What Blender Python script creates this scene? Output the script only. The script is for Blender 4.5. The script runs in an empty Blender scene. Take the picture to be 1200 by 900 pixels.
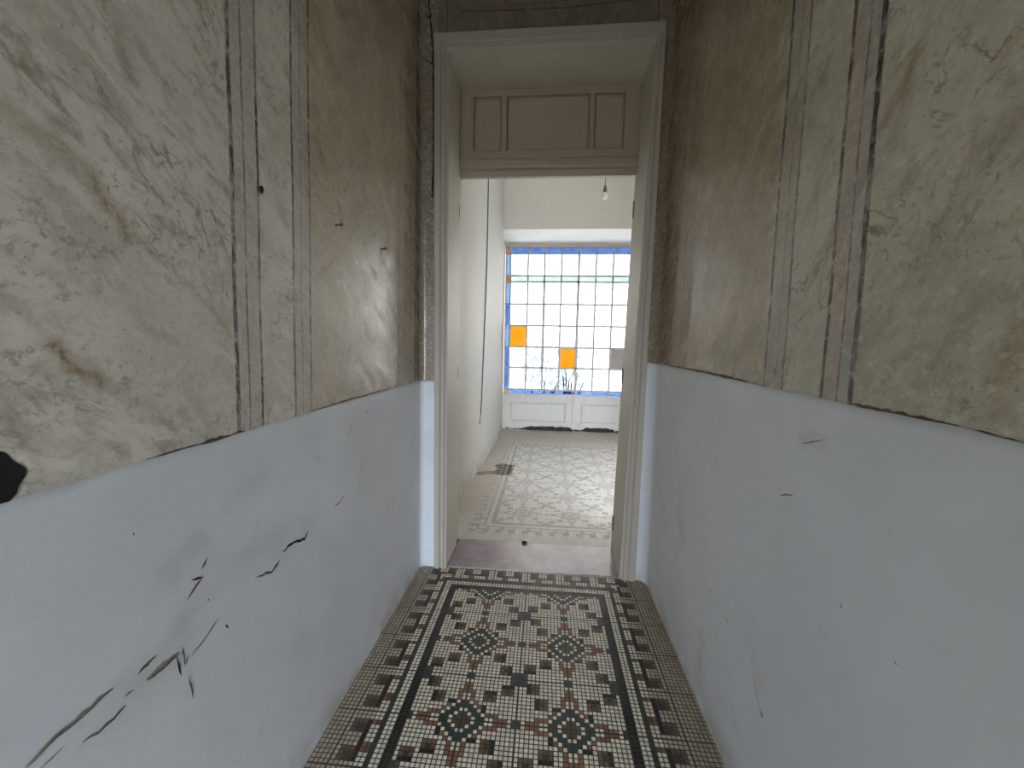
import bpy, bmesh, math, random
import numpy as np
from mathutils import Vector, Matrix
random.seed(7); rng = np.random.RandomState(7)
SC = bpy.context.scene; COL = SC.collection

# ------------------------------------------------------------------ camera
F, YAW, PITCH, ROLL, EYE = 470.5, -.0819, -.0837, .0200, 1.45
def axes():
    cy, sy, cp, sp = math.cos(YAW), math.sin(YAW), math.cos(PITCH), math.sin(PITCH)
    f = Vector((sy*cp, cy*cp, sp)); r = Vector((cy, -sy, 0)); u = r.cross(f)
    c, s = math.cos(ROLL), math.sin(ROLL)
    return c*r + s*u, c*u - s*r, f
AR, AU, AF = axes()
def on_plane(u, v, axis, val):
    d = AF + (u-600)/F*AR - (v-450)/F*AU
    o = Vector((0, 0, EYE)); t = (val-o[axis])/d[axis]
    return o + t*d
cam = bpy.data.cameras.new('camera'); co = bpy.data.objects.new('camera', cam); COL.objects.link(co)
cam.sensor_fit = 'HORIZONTAL'; cam.sensor_width = 36; cam.lens = F/1200*36; cam.clip_start = .02; cam.clip_end = 200
M = Matrix((AR, AU, -AF)).transposed().to_4x4(); M.translation = (0, 0, EYE); co.matrix_world = M
SC.camera = co
SC.view_settings.view_transform = 'Standard'; SC.view_settings.look = 'None'
SC.view_settings.gamma = 1; SC.view_settings.use_curve_mapping = False
SC.view_settings.exposure = 0.18
SC.cycles.use_denoising = True
SC.cycles.max_bounces = 14; SC.cycles.diffuse_bounces = 8; SC.cycles.transparent_max_bounces = 16
SC.cycles.sample_clamp_indirect = 6
SC.cycles.caustics_reflective = False; SC.cycles.caustics_refractive = False

LF = 4.8                                # sky brightness on the window side
# ------------------------------------------------------------------ measures
XL, XR, YE = -.801, .677, 2.528         # corridor walls, end wall
YB, YR = 2.878, 2.93                    # back of the door reveal, room face of the wall
YS = -3.6                               # street end of the corridor
CEIL = 4.25
YF, YW = 6.45, 7.40                     # far wall of the room, window plane
RX = 2.05                               # room's right wall
def wz_left(s): return 1.216 + .018*(s-1)
def wz_right(s): return 1.345 + .028*(s-1)

# ------------------------------------------------------------------ node helper
class G:
    def __init__(s, name):
        s.m = bpy.data.materials.new(name); s.m.use_nodes = True; s.nt = s.m.node_tree
        s.nt.nodes.clear(); s.out = s.nt.nodes.new('ShaderNodeOutputMaterial')
    def n(s, t, **k):
        x = s.nt.nodes.new(t)
        for a, b in k.items(): setattr(x, a, b)
        return x
    def put(s, sock, v):
        if v is None: return
        if isinstance(v, bpy.types.NodeSocket): s.nt.links.new(v, sock)
        elif isinstance(v, (tuple, list)):
            sock.default_value = tuple(v)+(1,) if len(v) == 3 and sock.type == 'RGBA' else tuple(v)
        else:
            sock.default_value = (v, v, v, 1) if sock.type == 'RGBA' else v
    def math(s, op, a, b=None, c=None, clamp=False):
        x = s.n('ShaderNodeMath', operation=op, use_clamp=clamp)
        for i, v in enumerate((a, b, c)): s.put(x.inputs[i], v)
        return x.outputs[0]
    def add(s, a, b): return s.math('ADD', a, b)
    def sub(s, a, b): return s.math('SUBTRACT', a, b)
    def mul(s, a, b): return s.math('MULTIPLY', a, b)
    def step(s, v, a, b, lo=0., hi=1.):
        x = s.n('ShaderNodeMapRange', interpolation_type='SMOOTHSTEP')
        for i, q in enumerate((v, a, b, lo, hi)): s.put(x.inputs[i], q)
        return x.outputs[0]
    def mix(s, f, a, b, mode='MIX'):
        x = s.n('ShaderNodeMix', data_type='RGBA', blend_type=mode)
        s.put(x.inputs[0], f); s.put(x.inputs[6], a); s.put(x.inputs[7], b)
        return x.outputs[2]
    def obj(s): return s.n('ShaderNodeTexCoord').outputs['Object']
    def uv(s): return s.n('ShaderNodeTexCoord').outputs['UV']
    def sep(s, v):
        x = s.n('ShaderNodeSeparateXYZ'); s.put(x.inputs[0], v); return x.outputs
    def comb(s, a, b, c=0.):
        x = s.n('ShaderNodeCombineXYZ')
        for i, v in enumerate((a, b, c)): s.put(x.inputs[i], v)
        return x.outputs[0]
    def noise(s, v, scale, detail=3, rough=.55, dist=0., col=False):
        x = s.n('ShaderNodeTexNoise'); s.put(x.inputs['Vector'], v)
        x.inputs['Scale'].default_value = scale; x.inputs['Detail'].default_value = detail
        x.inputs['Roughness'].default_value = rough; x.inputs['Distortion'].default_value = dist
        return x.outputs[1 if col else 0]
    def attr(s, name, col=False):
        x = s.n('ShaderNodeAttribute', attribute_name=name); return x.outputs['Color' if col else 'Fac']
    def bump(s, h, strength=.3, dist=.005):
        x = s.n('ShaderNodeBump'); x.inputs['Strength'].default_value = strength
        x.inputs['Distance'].default_value = dist; s.put(x.inputs['Height'], h); return x.outputs[0]
    def bsdf(s, color, rough=.6, spec=.5, normal=None, metal=0.):
        x = s.n('ShaderNodeBsdfPrincipled')
        s.put(x.inputs['Base Color'], color); s.put(x.inputs['Roughness'], rough)
        s.put(x.inputs['Specular IOR Level'], spec); s.put(x.inputs['Metallic'], metal)
        if normal is not None: s.put(x.inputs['Normal'], normal)
        s.nt.links.new(x.outputs[0], s.out.inputs[0]); return s.m

def simple(name, c, rough=.6, var=.12, scale=30, spec=.4, metal=0., bump=.15):
    g = G(name); o = g.obj(); n = g.noise(o, scale, 4)
    dark = tuple(q*(1-var) for q in c); lite = tuple(min(1, q*(1+var)) for q in c)
    return g.bsdf(g.mix(g.step(n, .3, .7), dark, lite), rough, spec, g.bump(g.noise(o, scale*4, 3), bump, .002), metal)

# painted bands: ('line', y_top, y_bottom, half width, colour, strength); y_top at z=2.3, y_bottom at wainscot height
def marble(name, bands, lines, z0, tone, slant, browner=(1, 1, 1)):
    g = G(name); uv = g.uv(); su = g.sep(uv); y, z = su[0], su[1]
    wob = g.mul(g.sub(g.noise(g.comb(0., g.mul(z, 1.), 3.), 2.2, 2), .5), .012)
    jit = g.mul(g.sub(g.noise(uv, 60, 3), .5), .006)
    yy = g.add(g.add(y, wob), jit)
    # slanted coordinates for brushed veins
    c, sn = math.cos(slant), math.sin(slant)
    p = g.add(g.mul(y, c), g.mul(z, sn)); q = g.sub(g.mul(z, c), g.mul(y, sn))
    sv = g.comb(g.mul(p, .62), g.mul(q, 1.35))
    a, b, cc, ol = tone
    n1 = g.noise(uv, 2.6, 7, .68, .5); n2 = g.noise(sv, 9, 5, .65, .4); n3 = g.noise(uv, 38, 5, .7)
    n0 = g.noise(uv, 1.3, 3, .5)
    col = g.mix(g.step(n1, .32, .68), b, a)
    col = g.mix(g.mul(g.step(n2, .47, .66), .55), col, cc)
    n4 = g.noise(uv, 21, 6, .72, .5)
    col = g.mix(g.mul(g.step(n4, .52, .66), .42), col, cc)
    col = g.mix(g.mul(g.step(n4, .46, .34), .38), col, a)
    col = g.mix(g.mul(g.step(g.noise(sv, 5.5, 4, .6, 1.), .56, .70), .35), col, ol)
    # thin ridged veins
    rid = g.math('ABSOLUTE', g.sub(g.noise(sv, 3.4, 5, .6, 1.2), .5))
    vein = g.mul(g.step(rid, 0., .012, 1., 0.), g.step(g.noise(uv, 2.8, 2), .50, .64))
    col = g.mix(g.mul(vein, .75), col, (.20, .145, .085))
    # brushed-on veins, each at its own place on the wall
    hv = g.attr('vein'); hj = g.mul(hv, g.step(n3, .30, .58, .35, 1.))
    col = g.mix(g.math('MULTIPLY', hj, .95, clamp=True), col, (.38, .27, .15))
    col = g.mix(g.mul(g.step(hv, .6, 1.0), g.step(n3, .36, .6, .1, .75)), col, (.23, .135, .065))
    dj = g.mul(g.attr('dab'), g.step(g.noise(sv, 15, 4, .65, .8), .48, .66))
    col = g.mix(g.mul(dj, .75), col, (.25, .205, .135))
    far = g.step(y, 1.26, 1.36); col = g.mix(far, col, browner, 'MULTIPLY')      # the panel by the door was mixed browner
    fl = g.mul(g.step(g.noise(uv, 46, 4, .7, .6), .53, .62), g.step(g.noise(uv, 4.5, 3), .46, .62))
    col = g.mix(g.mul(fl, .5), col, (.19, .175, .15))      # small grey brush flecks
    # faded bands between ruled lines
    for (y0t, y1t, y0b, y1b, bc, st) in bands:
        t = g.math('DIVIDE', g.sub(2.3, z), 2.3-z0)
        lo = g.add(y0t, g.mul(t, y0b-y0t)); hi = g.add(y1t, g.mul(t, y1b-y1t))
        m = g.mul(g.step(g.sub(yy, lo), -.002, .002), g.step(g.sub(hi, yy), -.002, .002))
        m = g.mul(m, g.step(g.noise(uv, 55, 4, .7), .3, .62, st*.45, st))
        col = g.mix(m, col, bc)
    for (yt, yb, w, lc, st) in lines:
        t = g.math('DIVIDE', g.sub(2.3, z), 2.3-z0)
        ce = g.add(yt, g.mul(t, yb-yt))
        d = g.math('ABSOLUTE', g.sub(yy, ce))
        m = g.step(d, w*.55, w*1.25, 1., 0.)
        m = g.mul(m, g.step(g.noise(g.comb(g.mul(y, 3.), z, yt), 11, 4, .7), .32, .58, st*.35, st))
        col = g.mix(m, col, lc)
    col = g.mix(g.attr('soot'), col, (.012, .011, .010))
    # abraded specks and pits
    col = g.mix(g.mul(g.step(n3, .53, .66), .5), col, tuple(min(.72, q*1.15) for q in a))
    col = g.mix(g.mul(g.step(g.noise(uv, 70, 4, .75), .58, .70), .5), col, (.13, .115, .09))
    h = g.add(g.mul(n3, .6), g.mul(g.noise(uv, 14, 4), 1.))
    return g.bsdf(col, g.step(n2, .3, .7, .18, .36), .55, g.bump(h, .16, .006))

INK = (.075, .058, .052); INKB = (.13, .09, .07); PINK = (.36, .22, .18); GREY = (.27, .26, .26)
toneL = ((.84, .785, .68), (.67, .615, .52), (.44, .39, .31), (.44, .41, .31))
toneR = ((.66, .62, .50), (.50, .465, .36), (.32, .28, .20), (.33, .305, .195))
mat_ml = marble('painted_marble_left',
    [(.995, 1.085, .984, 1.074, (.46, .42, .37), .5), (1.244, 1.332, 1.224, 1.314, (.42, .37, .32), .5),
     (2.26, 2.43, 2.218, 2.41, (.27, .22, .16), .55), (2.445, 2.9, 2.42, 2.9, (.21, .165, .115), .9)],
    [(.994, .983, .0075, INK, 1.), (1.037, 1.024, .0035, INKB, .75), (1.089, 1.073, .005, INK, .95),
     (1.244, 1.224, .0055, INKB, .95), (1.287, 1.265, .003, INKB, .6), (1.335, 1.314, .0055, INK, .9),
     (2.165, 2.125, .006, INKB, .55), (2.25, 2.218, .007, INKB, .6), (2.36, 2.32, .006, INKB, .5), (2.44, 2.41, .014, INK, .85)],
    1.22, toneL, -.75, (.76, .69, .575))
mat_mr = marble('painted_marble_right',
    [(1.035, .985, 1.041, .987, PINK, 0.), (.985, 1.035, .988, 1.041, (.47, .335, .28), .6), (.949, .985, .946, .988, (.36, .35, .34), .62),
     (1.205, 1.245, 1.207, 1.243, (.42, .30, .25), .55), (1.245, 1.29, 1.243, 1.303, (.37, .32, .28), .5),
     (2.0, 2.14, 2.013, 2.115, (.27, .21, .135), .6), (2.18, 2.9, 2.26, 2.9, (.20, .15, .10), .85)],
    [(1.290, 1.303, .0065, INK, 1.), (1.242, 1.243, .003, INKB, .6), (1.203, 1.207, .005, INKB, .9),
     (1.035, 1.041, .0065, INK, .95), (.986, .988, .0035, INKB, .8), (.949, .946, .0085, INK, 1.),
     (1.985, 2.013, .008, INKB, .85), (2.09, 2.115, .008, INKB, .8), (2.22, 2.30, .014, INKB, .75)],
    1.36, toneR, -.95, (.78, .68, .56))
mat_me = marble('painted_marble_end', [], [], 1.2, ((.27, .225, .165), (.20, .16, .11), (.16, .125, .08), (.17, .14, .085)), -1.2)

def wainscot(name, seed):
    g = G(name); uv = g.uv(); su = g.sep(uv); o = g.comb(su[0], su[1], seed)
    n1 = g.noise(o, 1.6, 4, .6); n2 = g.noise(o, 7, 5, .6); n3 = g.noise(o, 40, 3, .6)
    col = g.mix(g.step(n1, .3, .7), (.695, .715, .74), (.78, .80, .83))
    col = g.mix(g.mul(g.step(n2, .60, .78), .30), col, (.50, .46, .40))
    # dirt near the floor and where hands and furniture rubbed
    low = g.mul(g.step(su[1], .0, .14, 1., 0.), g.step(g.noise(o, 6, 4), .40, .62))
    col = g.mix(g.mul(low, .55), col, (.40, .335, .25))
    col = g.mix(g.mul(g.attr('smudge'), g.step(n2, .40, .62, .15, .65)), col, (.42, .365, .28))
    col = g.mix(g.mul(g.step(n3, .74, .80), .5), col, (.40, .37, .33))
    return g.bsdf(col, g.step(n2, .3, .7, .42, .56), .45, g.bump(g.add(n2, g.mul(n3, .25)), .25, .008))
mat_wl = wainscot('white_wainscot_left', 0.); mat_wr = wainscot('white_wainscot_right', 5.)
mat_gouge = simple('exposed_brown_plaster', (.15, .115, .085), .9, .3, 60)
mat_gougel = simple('exposed_tan_plaster', (.30, .26, .21), .9, .25, 60)
mat_dark = simple('black_grime', (.018, .015, .013), .9, .3, 80)
mat_brownline = simple('brown_painted_line', (.12, .085, .062), .8, .35, 50)
mat_body = simple('masonry', (.55, .52, .47), .9, .1, 8)
def plaster(name, c, dirt=(.50, .47, .42), amount=.25, floor_dirt=.0):
    g = G(name); o = g.obj(); z = g.sep(o)[2]
    n1 = g.noise(o, 1.4, 4); n2 = g.noise(o, 8, 5, .65); n3 = g.noise(o, 45, 3)
    col = g.mix(g.step(n1, .3, .7), tuple(q*.95 for q in c), c)
    col = g.mix(g.mul(g.step(n2, .55, .78), amount), col, dirt)
    if floor_dirt:
        col = g.mix(g.mul(g.mul(g.step(z, .0, .25, 1., 0.), g.step(n2, .36, .6)), floor_dirt), col, (.34, .28, .21))
    return g.bsdf(col, .62, .35, g.bump(g.add(n2, g.mul(n3, .3)), .25, .006))
mat_room = plaster('white_plaster', (.80, .785, .755), floor_dirt=.6)
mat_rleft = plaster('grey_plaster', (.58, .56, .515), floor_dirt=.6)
mat_far = plaster('grey_white_plaster', (.79, .75, .665))
mat_ceilw = plaster('brightened_soffit_plaster', (.90, .885, .85))
mat_ceil = plaster('ceiling_plaster', (.78, .75, .69))
def paintwood(name, c, chip=.6):
    g = G(name); o = g.obj(); s = g.sep(o)
    st = g.comb(g.mul(s[0], 12.), g.mul(s[1], 12.), g.mul(s[2], 1.2))
    n1 = g.noise(st, 3, 4); n2 = g.noise(o, 26, 5, .65); n3 = g.noise(o, 5, 3)
    col = g.mix(g.step(n1, .3, .7), tuple(q*.95 for q in c), c)
    col = g.mix(g.mul(g.step(n3, .52, .75), .3), col, (.44, .41, .35))
    low = g.step(s[2], .0, 1.3, 1., .12)
    col = g.mix(g.mul(g.mul(g.step(n2, .68, .73), low), chip), col, (.12, .10, .08))
    return g.bsdf(col, .5, .45, g.bump(g.add(n1, n2), .2, .003))
mat_case = paintwood('grey_white_door_paint', (.51, .455, .38)); mat_tran = paintwood('shaded_transom_paint', (.50, .42, .315))  # transom tone is darker and warmer: shade of the reveal put into its colour
mat_jamb = paintwood('cream_door_paint', (.64, .595, .50))
mat_seamline = simple('shadow_gap', (.05, .045, .04), .9, .2, 30)
mat_iron = simple('rusty_iron', (.06, .05, .045), .6, .4, 60, metal=.5); mat_hinge = simple('painted_over_iron', (.17, .15, .125), .6, .3, 60)

# ------------------------------------------------------------------ mesh helper
class MB:
    def __init__(s): s.v = []; s.f = []; s.mi = []; s.uv = {}
    def add(s, vs, fs, mi=0, uvs=None):
        b = len(s.v); s.v += [tuple(q) for q in vs]
        for f in fs: s.f.append([b+i for i in f]); s.mi.append(mi)
        if uvs:
            for i, q in enumerate(uvs): s.uv[b+i] = q
        return b
    def box(s, x0, x1, y0, y1, z0, z1, mi=0):
        vs = [(x, y, z) for z in (z0, z1) for y in (y0, y1) for x in (x0, x1)]
        s.add(vs, [(0, 2, 3, 1), (4, 5, 7, 6), (0, 1, 5, 4), (2, 6, 7, 3), (0, 4, 6, 2), (1, 3, 7, 5)], mi)
    def prism(s, poly, z0, z1, mi=0):      # poly: plan outline counter-clockwise
        n = len(poly)
        vs = [(x, y, z0) for x, y in poly]+[(x, y, z1) for x, y in poly]
        fs = [tuple(range(n-1, -1, -1)), tuple(range(n, 2*n))]+[(i, (i+1) % n, n+(i+1) % n, n+i) for i in range(n)]
        s.add(vs, fs, mi)
    def tube(s, pts, r, seg=8, mi=0, caps=True):
        pts = [Vector(p) for p in pts]; rr = r if isinstance(r, (list, tuple)) else [r]*len(pts)
        vs = []
        for i, p in enumerate(pts):
            t = (pts[min(i+1, len(pts)-1)]-pts[max(i-1, 0)]).normalized()
            a = t.orthogonal().normalized() if abs(t.z) < .9 else Vector((1, 0, 0)).cross(t).normalized()
            b = t.cross(a)
            for k in range(seg):
                q = 2*math.pi*k/seg; vs.append(p+(a*math.cos(q)+b*math.sin(q))*rr[i])
        fs = [(i*seg+k, i*seg+(k+1) % seg, (i+1)*seg+(k+1) % seg, (i+1)*seg+k) for i in range(len(pts)-1) for k in range(seg)]
        if caps: fs += [tuple(range(seg-1, -1, -1)), tuple((len(pts)-1)*seg+k for k in range(seg))]
        s.add(vs, fs, mi)
    def lathe(s, prof, cx, cy, seg=16, mi=0):
        vs = [(cx+r*math.cos(2*math.pi*k/seg), cy+r*math.sin(2*math.pi*k/seg), z) for r, z in prof for k in range(seg)]
        fs = [(i*seg+k, i*seg+(k+1) % seg, (i+1)*seg+(k+1) % seg, (i+1)*seg+k) for i in range(len(prof)-1) for k in range(seg)]
        s.add(vs, fs, mi)
    def build(s, name, mats, parent=None, smooth=False, bevel=0.):
        me = bpy.data.meshes.new(name); me.from_pydata(s.v, [], s.f)
        for m in (mats if isinstance(mats, (list, tuple)) else [mats]): me.materials.append(m)
        me.polygons.foreach_set('material_index', s.mi)
        if s.uv:
            l = me.uv_layers.new(name='UVMap'); vi = np.zeros(len(me.loops), np.int32); me.loops.foreach_get('vertex_index', vi)
            tab = np.zeros((len(s.v), 2), np.float32)
            for k, q in s.uv.items(): tab[k] = q
            l.data.foreach_set('uv', tab[vi].ravel())
        if smooth: me.polygons.foreach_set('use_smooth', [True]*len(me.polygons))
        me.update()
        o = bpy.data.objects.new(name, me); COL.objects.link(o)
        if parent: o.parent = parent
        if bevel:
            b = o.modifiers.new('bevel', 'BEVEL'); b.width = bevel; b.segments = 2; b.limit_method = 'ANGLE'
        return o
def struct(o): o['kind'] = 'structure'; return o
def tag(o, label, cat, group=None, kind=None):
    o['label'] = label; o['category'] = cat
    if group: o['group'] = group
    if kind: o['kind'] = kind
    return o
def empty(name, loc):
    o = bpy.data.objects.new(name, None); COL.objects.link(o); o.location = loc; o.empty_display_size = .1; return o
def rehome(o, loc):                       # move a mesh's origin to its base without moving it
    o.data.transform(Matrix.Translation(-Vector(loc))); o.location = loc
def under(o, parent):
    if parent: o.data.transform(Matrix.Translation(-Vector(parent.location))); o.parent = parent
    return o

# ------------------------------------------------------------------ corridor side walls
class Plan:                               # wall line seen from above, s = y on the straight run
    def __init__(s, side):
        r = .035 if side < 0 else .078
        X = XL if side < 0 else XR; xe = -.695 if side < 0 else .598
        s.side = side; s.r = r; s.X = X; s.ya = YE-r; s.arc = r*math.pi/2; s.end = s.ya+s.arc+abs(X-xe)-r
    def at(s, t, off=0.):                 # off: towards the corridor
        if t <= s.ya: return (s.X-s.side*off, t)
        k = t-s.ya
        if k <= s.arc:
            a = k/s.r; r = s.r-off
            cx, cy = s.X-s.side*s.r, s.ya
            return (cx+s.side*r*math.cos(a), cy+r*math.sin(a))
        k -= s.arc
        return (s.X-s.side*(s.r+k), YE-off)
def dist_poly(P, pts):
    d = np.full(len(P), 9.); 
    for a, b in zip(pts[:-1], pts[1:]):
        a = np.array(a); b = np.array(b); ab = b-a
        t = np.clip(((P-a)@ab)/(ab@ab+1e-12), 0, 1); d = np.minimum(d, np.linalg.norm(P-(a+t[:, None]*ab), axis=1))
    return d
def to_wall(px, X): return [(p[1], p[2]) for p in (on_plane(u, v, 0, X) for u, v in px)]

VEIN_L = [([(-20, 318), (0, 333), (30, 362), (70, 404)], .010, .55), ([(66, 402), (85, 425), (122, 445)], .018, 1.), ([(120, 444), (150, 462), (182, 482), (205, 508)], .009, .5),
          ([(104, 212), (122, 238), (150, 278)], .018, .8), ([(150, 276), (200, 316), (250, 360)], .010, .6), ([(246, 356), (262, 380), (274, 398)], .014, .6),
          ([(0, 120), (40, 150), (100, 200)], .016, .55), ([(200, 0), (238, 68), (264, 112)], .008, .55), ([(118, -20), (135, 40), (150, 66)], .007, .5),
          ([(422, 262), (396, 300), (368, 328)], .008, .5), ([(446, 372), (420, 420), (385, 480)], .007, .35), ([(428, 330), (412, 380), (400, 420)], .006, .3),
          ([(160, 370), (180, 385), (190, 400)], .008, .4), ([(100, 480), (104, 500), (95, 520)], .015, .45), ([(0, 500), (60, 520), (140, 530)], .022, .4)]
DAB_L = [([(0, 80), (60, 120), (140, 170), (250, 245)], .13, 1.), ([(0, 40), (14, 120), (40, 150)], .05, 1.), ([(0, 490), (90, 510), (180, 520)], .09, .7),
         ([(60, 0), (160, 80), (250, 160)], .10, .45), ([(80, 368), (140, 346), (180, 352)], .03, .5), ([(10, 220), (80, 300), (160, 380)], .07, .25)]
VEIN_R = [([(1078, 58), (1062, 100), (1034, 150)], .013, .8), ([(1138, 15), (1122, 60), (1108, 100)], .006, .5), ([(1144, 140), (1128, 190), (1112, 240), (1095, 280)], .010, .6),
          ([(1095, 280), (1112, 300), (1117, 312)], .006, .6), ([(1126, 220), (1080, 300), (1028, 392)], .022, .45), ([(1030, 358), (1020, 372), (1008, 380)], .008, .8),
          ([(1030, 384), (1012, 420), (1000, 440)], .010, .5), ([(1070, 400), (1050, 425), (1032, 448)], .005, .6), ([(1100, 412), (1092, 432), (1080, 446)], .005, .6),
          ([(1126, 430), (1120, 460), (1108, 486)], .006, .6), ([(1200, 250), (1160, 272), (1112, 276)], .008, .45), ([(1200, 380), (1180, 420), (1160, 480)], .022, .6),
          ([(1200, 130), (1170, 170), (1148, 200)], .010, .5), ([(1200, 340), (1160, 352), (1120, 340)], .010, .3), ([(814, 250), (826, 285), (834, 320)], .007, .55), ([(856, 290), (876, 300), (892, 330)], .008, .5),
          ([(850, 365), (878, 400), (888, 432)], .006, .5), ([(1200, 20), (1180, 60), (1160, 90)], .012, .4), ([(950, 320), (942, 350), (928, 372)], .006, .45), ([(946, 255), (938, 280), (932, 290)], .005, .45)]
DAB_R = [([(1200, 120), (1150, 180), (1110, 260)], .07, .5), ([(1120, 230), (1060, 340), (1000, 440)], .05, .4), ([(1180, 400), (1190, 520)], .07, .5), ([(870, 120), (860, 240), (850, 340)], .07, .35)]
SM_L = [([(195, 668), (200, 678)], .03, .5), ([(214, 730), (222, 716)], .03, .5), ([(262, 678), (263, 680)], .015, .4), ([(270, 590), (305, 562)], .03, .3), ([(225, 640), (240, 632)], .03, .35), ([(150, 820), (250, 690), (360, 610)], .05, .28)]
SM_R = [([(822, 750), (818, 800)], .035, .8), ([(860, 690), (890, 800)], .03, .25), ([(790, 500), (800, 640)], .05, .25), ([(940, 515), (965, 518)], .02, .4), ([(1110, 519), (1118, 521)], .012, .5)]
TOP_L = []; 
def side_wall(name, side, wz, mm, mw, veins, dabs, smud, strokes, holes):
    P = Plan(side); mb = MB(); X = P.X
    S = np.concatenate([np.arange(YS, -.6, .1), np.arange(-.6, .1, .03), np.arange(.1, P.ya, .0095), np.linspace(P.ya, P.ya+P.arc, 9), np.linspace(P.ya+P.arc, P.end, 6)[1:]])
    nz = 290; K = np.linspace(0, 1, nz)
    vs = []; uvs = []
    for s in S:
        x, y = P.at(s); z0 = wz(s)-.02
        for k in K: vs.append((x, y, z0+(CEIL-z0)*k)); uvs.append((s, z0+(CEIL-z0)*k))
    vs = np.array(vs); U = np.array(uvs)
    for (c, r, dep) in holes:             # broken-out plaster: the surface really goes in
        c = np.array(c); ang = np.arctan2(U[:, 1]-c[1], U[:, 0]-c[0])
        rr = r*(1+.22*np.sin(3*ang+1)+.12*np.sin(7*ang))
        d = np.linalg.norm((U-c)*np.array([1., .75]), axis=1)
        vs[:, 0] += side*dep*np.clip((rr-d)/(r*.05), 0, 1)
    n = len(S)
    if side < 0: fs = [(i*nz+j, (i+1)*nz+j, (i+1)*nz+j+1, i*nz+j+1) for i in range(n-1) for j in range(nz-1)]
    else: fs = [(i*nz+j, i*nz+j+1, (i+1)*nz+j+1, (i+1)*nz+j) for i in range(n-1) for j in range(nz-1)]
    mb.add(vs.tolist(), fs, 0, uvs)
    vein = np.zeros(len(U)); dab = np.zeros(len(U))
    wig = .006*np.sin(U[:, 0]*31+U[:, 1]*23)+.003*np.sin(U[:, 0]*81-U[:, 1]*61)
    Uw = U+np.stack([wig, wig[::1]*.6], 1)
    for pts, w, st in veins:
        d = dist_poly(Uw, to_wall(pts, X)); vein = np.maximum(vein, st*np.clip(1.25-d/w, 0, 1))
    for pts, w, st in dabs:
        d = dist_poly(Uw, to_wall(pts, X)); dab = np.maximum(dab, st*np.clip(1.4-d/w, 0, 1))
    # wainscot, a skim coat standing 5 mm proud of the old painted plaster
    S2 = np.concatenate([np.arange(YS, -.6, .1), np.arange(-.6, .3, .05), np.arange(.3, P.ya, .02), np.linspace(P.ya, P.ya+P.arc, 9), np.linspace(P.ya+P.arc, P.end, 4)[1:]])
    nz2 = 62; off = .006; v2 = []; u2 = []
    for s in S2:
        zt = wz(s)+.0015*math.sin(s*19)+.001*math.sin(s*47)
        for k in range(nz2): x, y = P.at(s, off); z = zt*k/(nz2-1); v2.append((x, y, z)); u2.append((s, z))
        x, y = P.at(s, -.002); v2.append((x, y, zt+.003)); u2.append((s, zt))
    m = nz2+1; n2 = len(S2)
    if side < 0: f2 = [(i*m+j, (i+1)*m+j, (i+1)*m+j+1, i*m+j+1) for i in range(n2-1) for j in range(m-1)]
    else: f2 = [(i*m+j, i*m+j+1, (i+1)*m+j+1, (i+1)*m+j) for i in range(n2-1) for j in range(m-1)]
    b2 = mb.add(v2, f2, 1, u2)
    sm = np.zeros(len(v2)); UU = np.array(u2)
    for pts, w, st in smud:
        d = dist_poly(UU, to_wall(pts, X-side*off)); sm = np.maximum(sm, st*np.clip(1.4-d/w, 0, 1))
    # scratches, gouges and drawn lines as thin raised or bare strips on the surface
    for pts, w, mi, lift in strokes:
        q = [Vector((0, a, b)) for a, b in to_wall(pts, X-side*lift)]
        fine = []
        for a, b in zip(q[:-1], q[1:]):
            k = max(2, int((b-a).length/.012))
            fine += [a.lerp(b, i/k) for i in range(k)]
        fine.append(q[-1]); N = len(fine); vv = []
        for i, p in enumerate(fine):
            t = (fine[min(i+1, N-1)]-fine[max(i-1, 0)]).normalized(); nn = Vector((0, -t.z, t.y))
            f = i/(N-1); ww = w*(.25+.75*math.sin(math.pi*min(1, max(0, f)))**.6)*random.uniform(.55, 1.15) if w < .5 else w
            sh = random.uniform(-.25, .25)*w
            for e in (1, -1): a = p+nn*(e*ww/2+sh); vv.append((X-side*(lift+.0012), a.y, a.z))
        mb.add(vv, [(2*i, 2*i+1, 2*i+3, 2*i+2) if side > 0 else (2*i, 2*i+2, 2*i+3, 2*i+1) for i in range(N-1)], mi, [(a[1], a[2]) for a in vv])
    for (c, r, dep) in holes:             # the dark mouth of each hole, with a crisp broken edge
        k = 64; ring = [(c[0]+r*1.15*(1+.14*math.sin(3*a+.6)+.08*math.sin(7*a))*math.cos(a), c[1]+r*1.5*(1+.12*math.sin(2*a)+.07*math.sin(5*a+2))*math.sin(a)) for a in [2*math.pi*i/k for i in range(k)]]
        mb.add([(X-side*.0012, c[0], c[1])]+[(X-side*.0012, a, b) for a, b in ring], [(0, i+1, (i+1) % k+1) for i in range(k)], 4)
    # masonry behind
    xo = sorted((X+side*.10, X+side*.35)); mb.box(xo[0], xo[1], YS, YE+.2, -.1, CEIL, 5)
    o = mb.build(name, [mm, mw, mat_gouge, mat_gougel, mat_dark, mat_body, mat_brownline], smooth=True)
    me = o.data; soot = np.zeros(len(U))
    for (c, r, dep) in holes: soot = np.maximum(soot, np.clip((r*.9-np.linalg.norm((U-np.array(c))*np.array([1., .75]), axis=1))/(r*.12), 0, 1))
    for an, arr, b in (('soot', soot, 0), ('vein', vein, 0), ('dab', dab, 0), ('smudge', sm, b2)):
        a = me.attributes.new(an, 'FLOAT', 'POINT'); full = np.zeros(len(me.vertices), np.float32); full[b:b+len(arr)] = arr
        a.data.foreach_set('value', full)
    return struct(o)
W = .006
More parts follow.
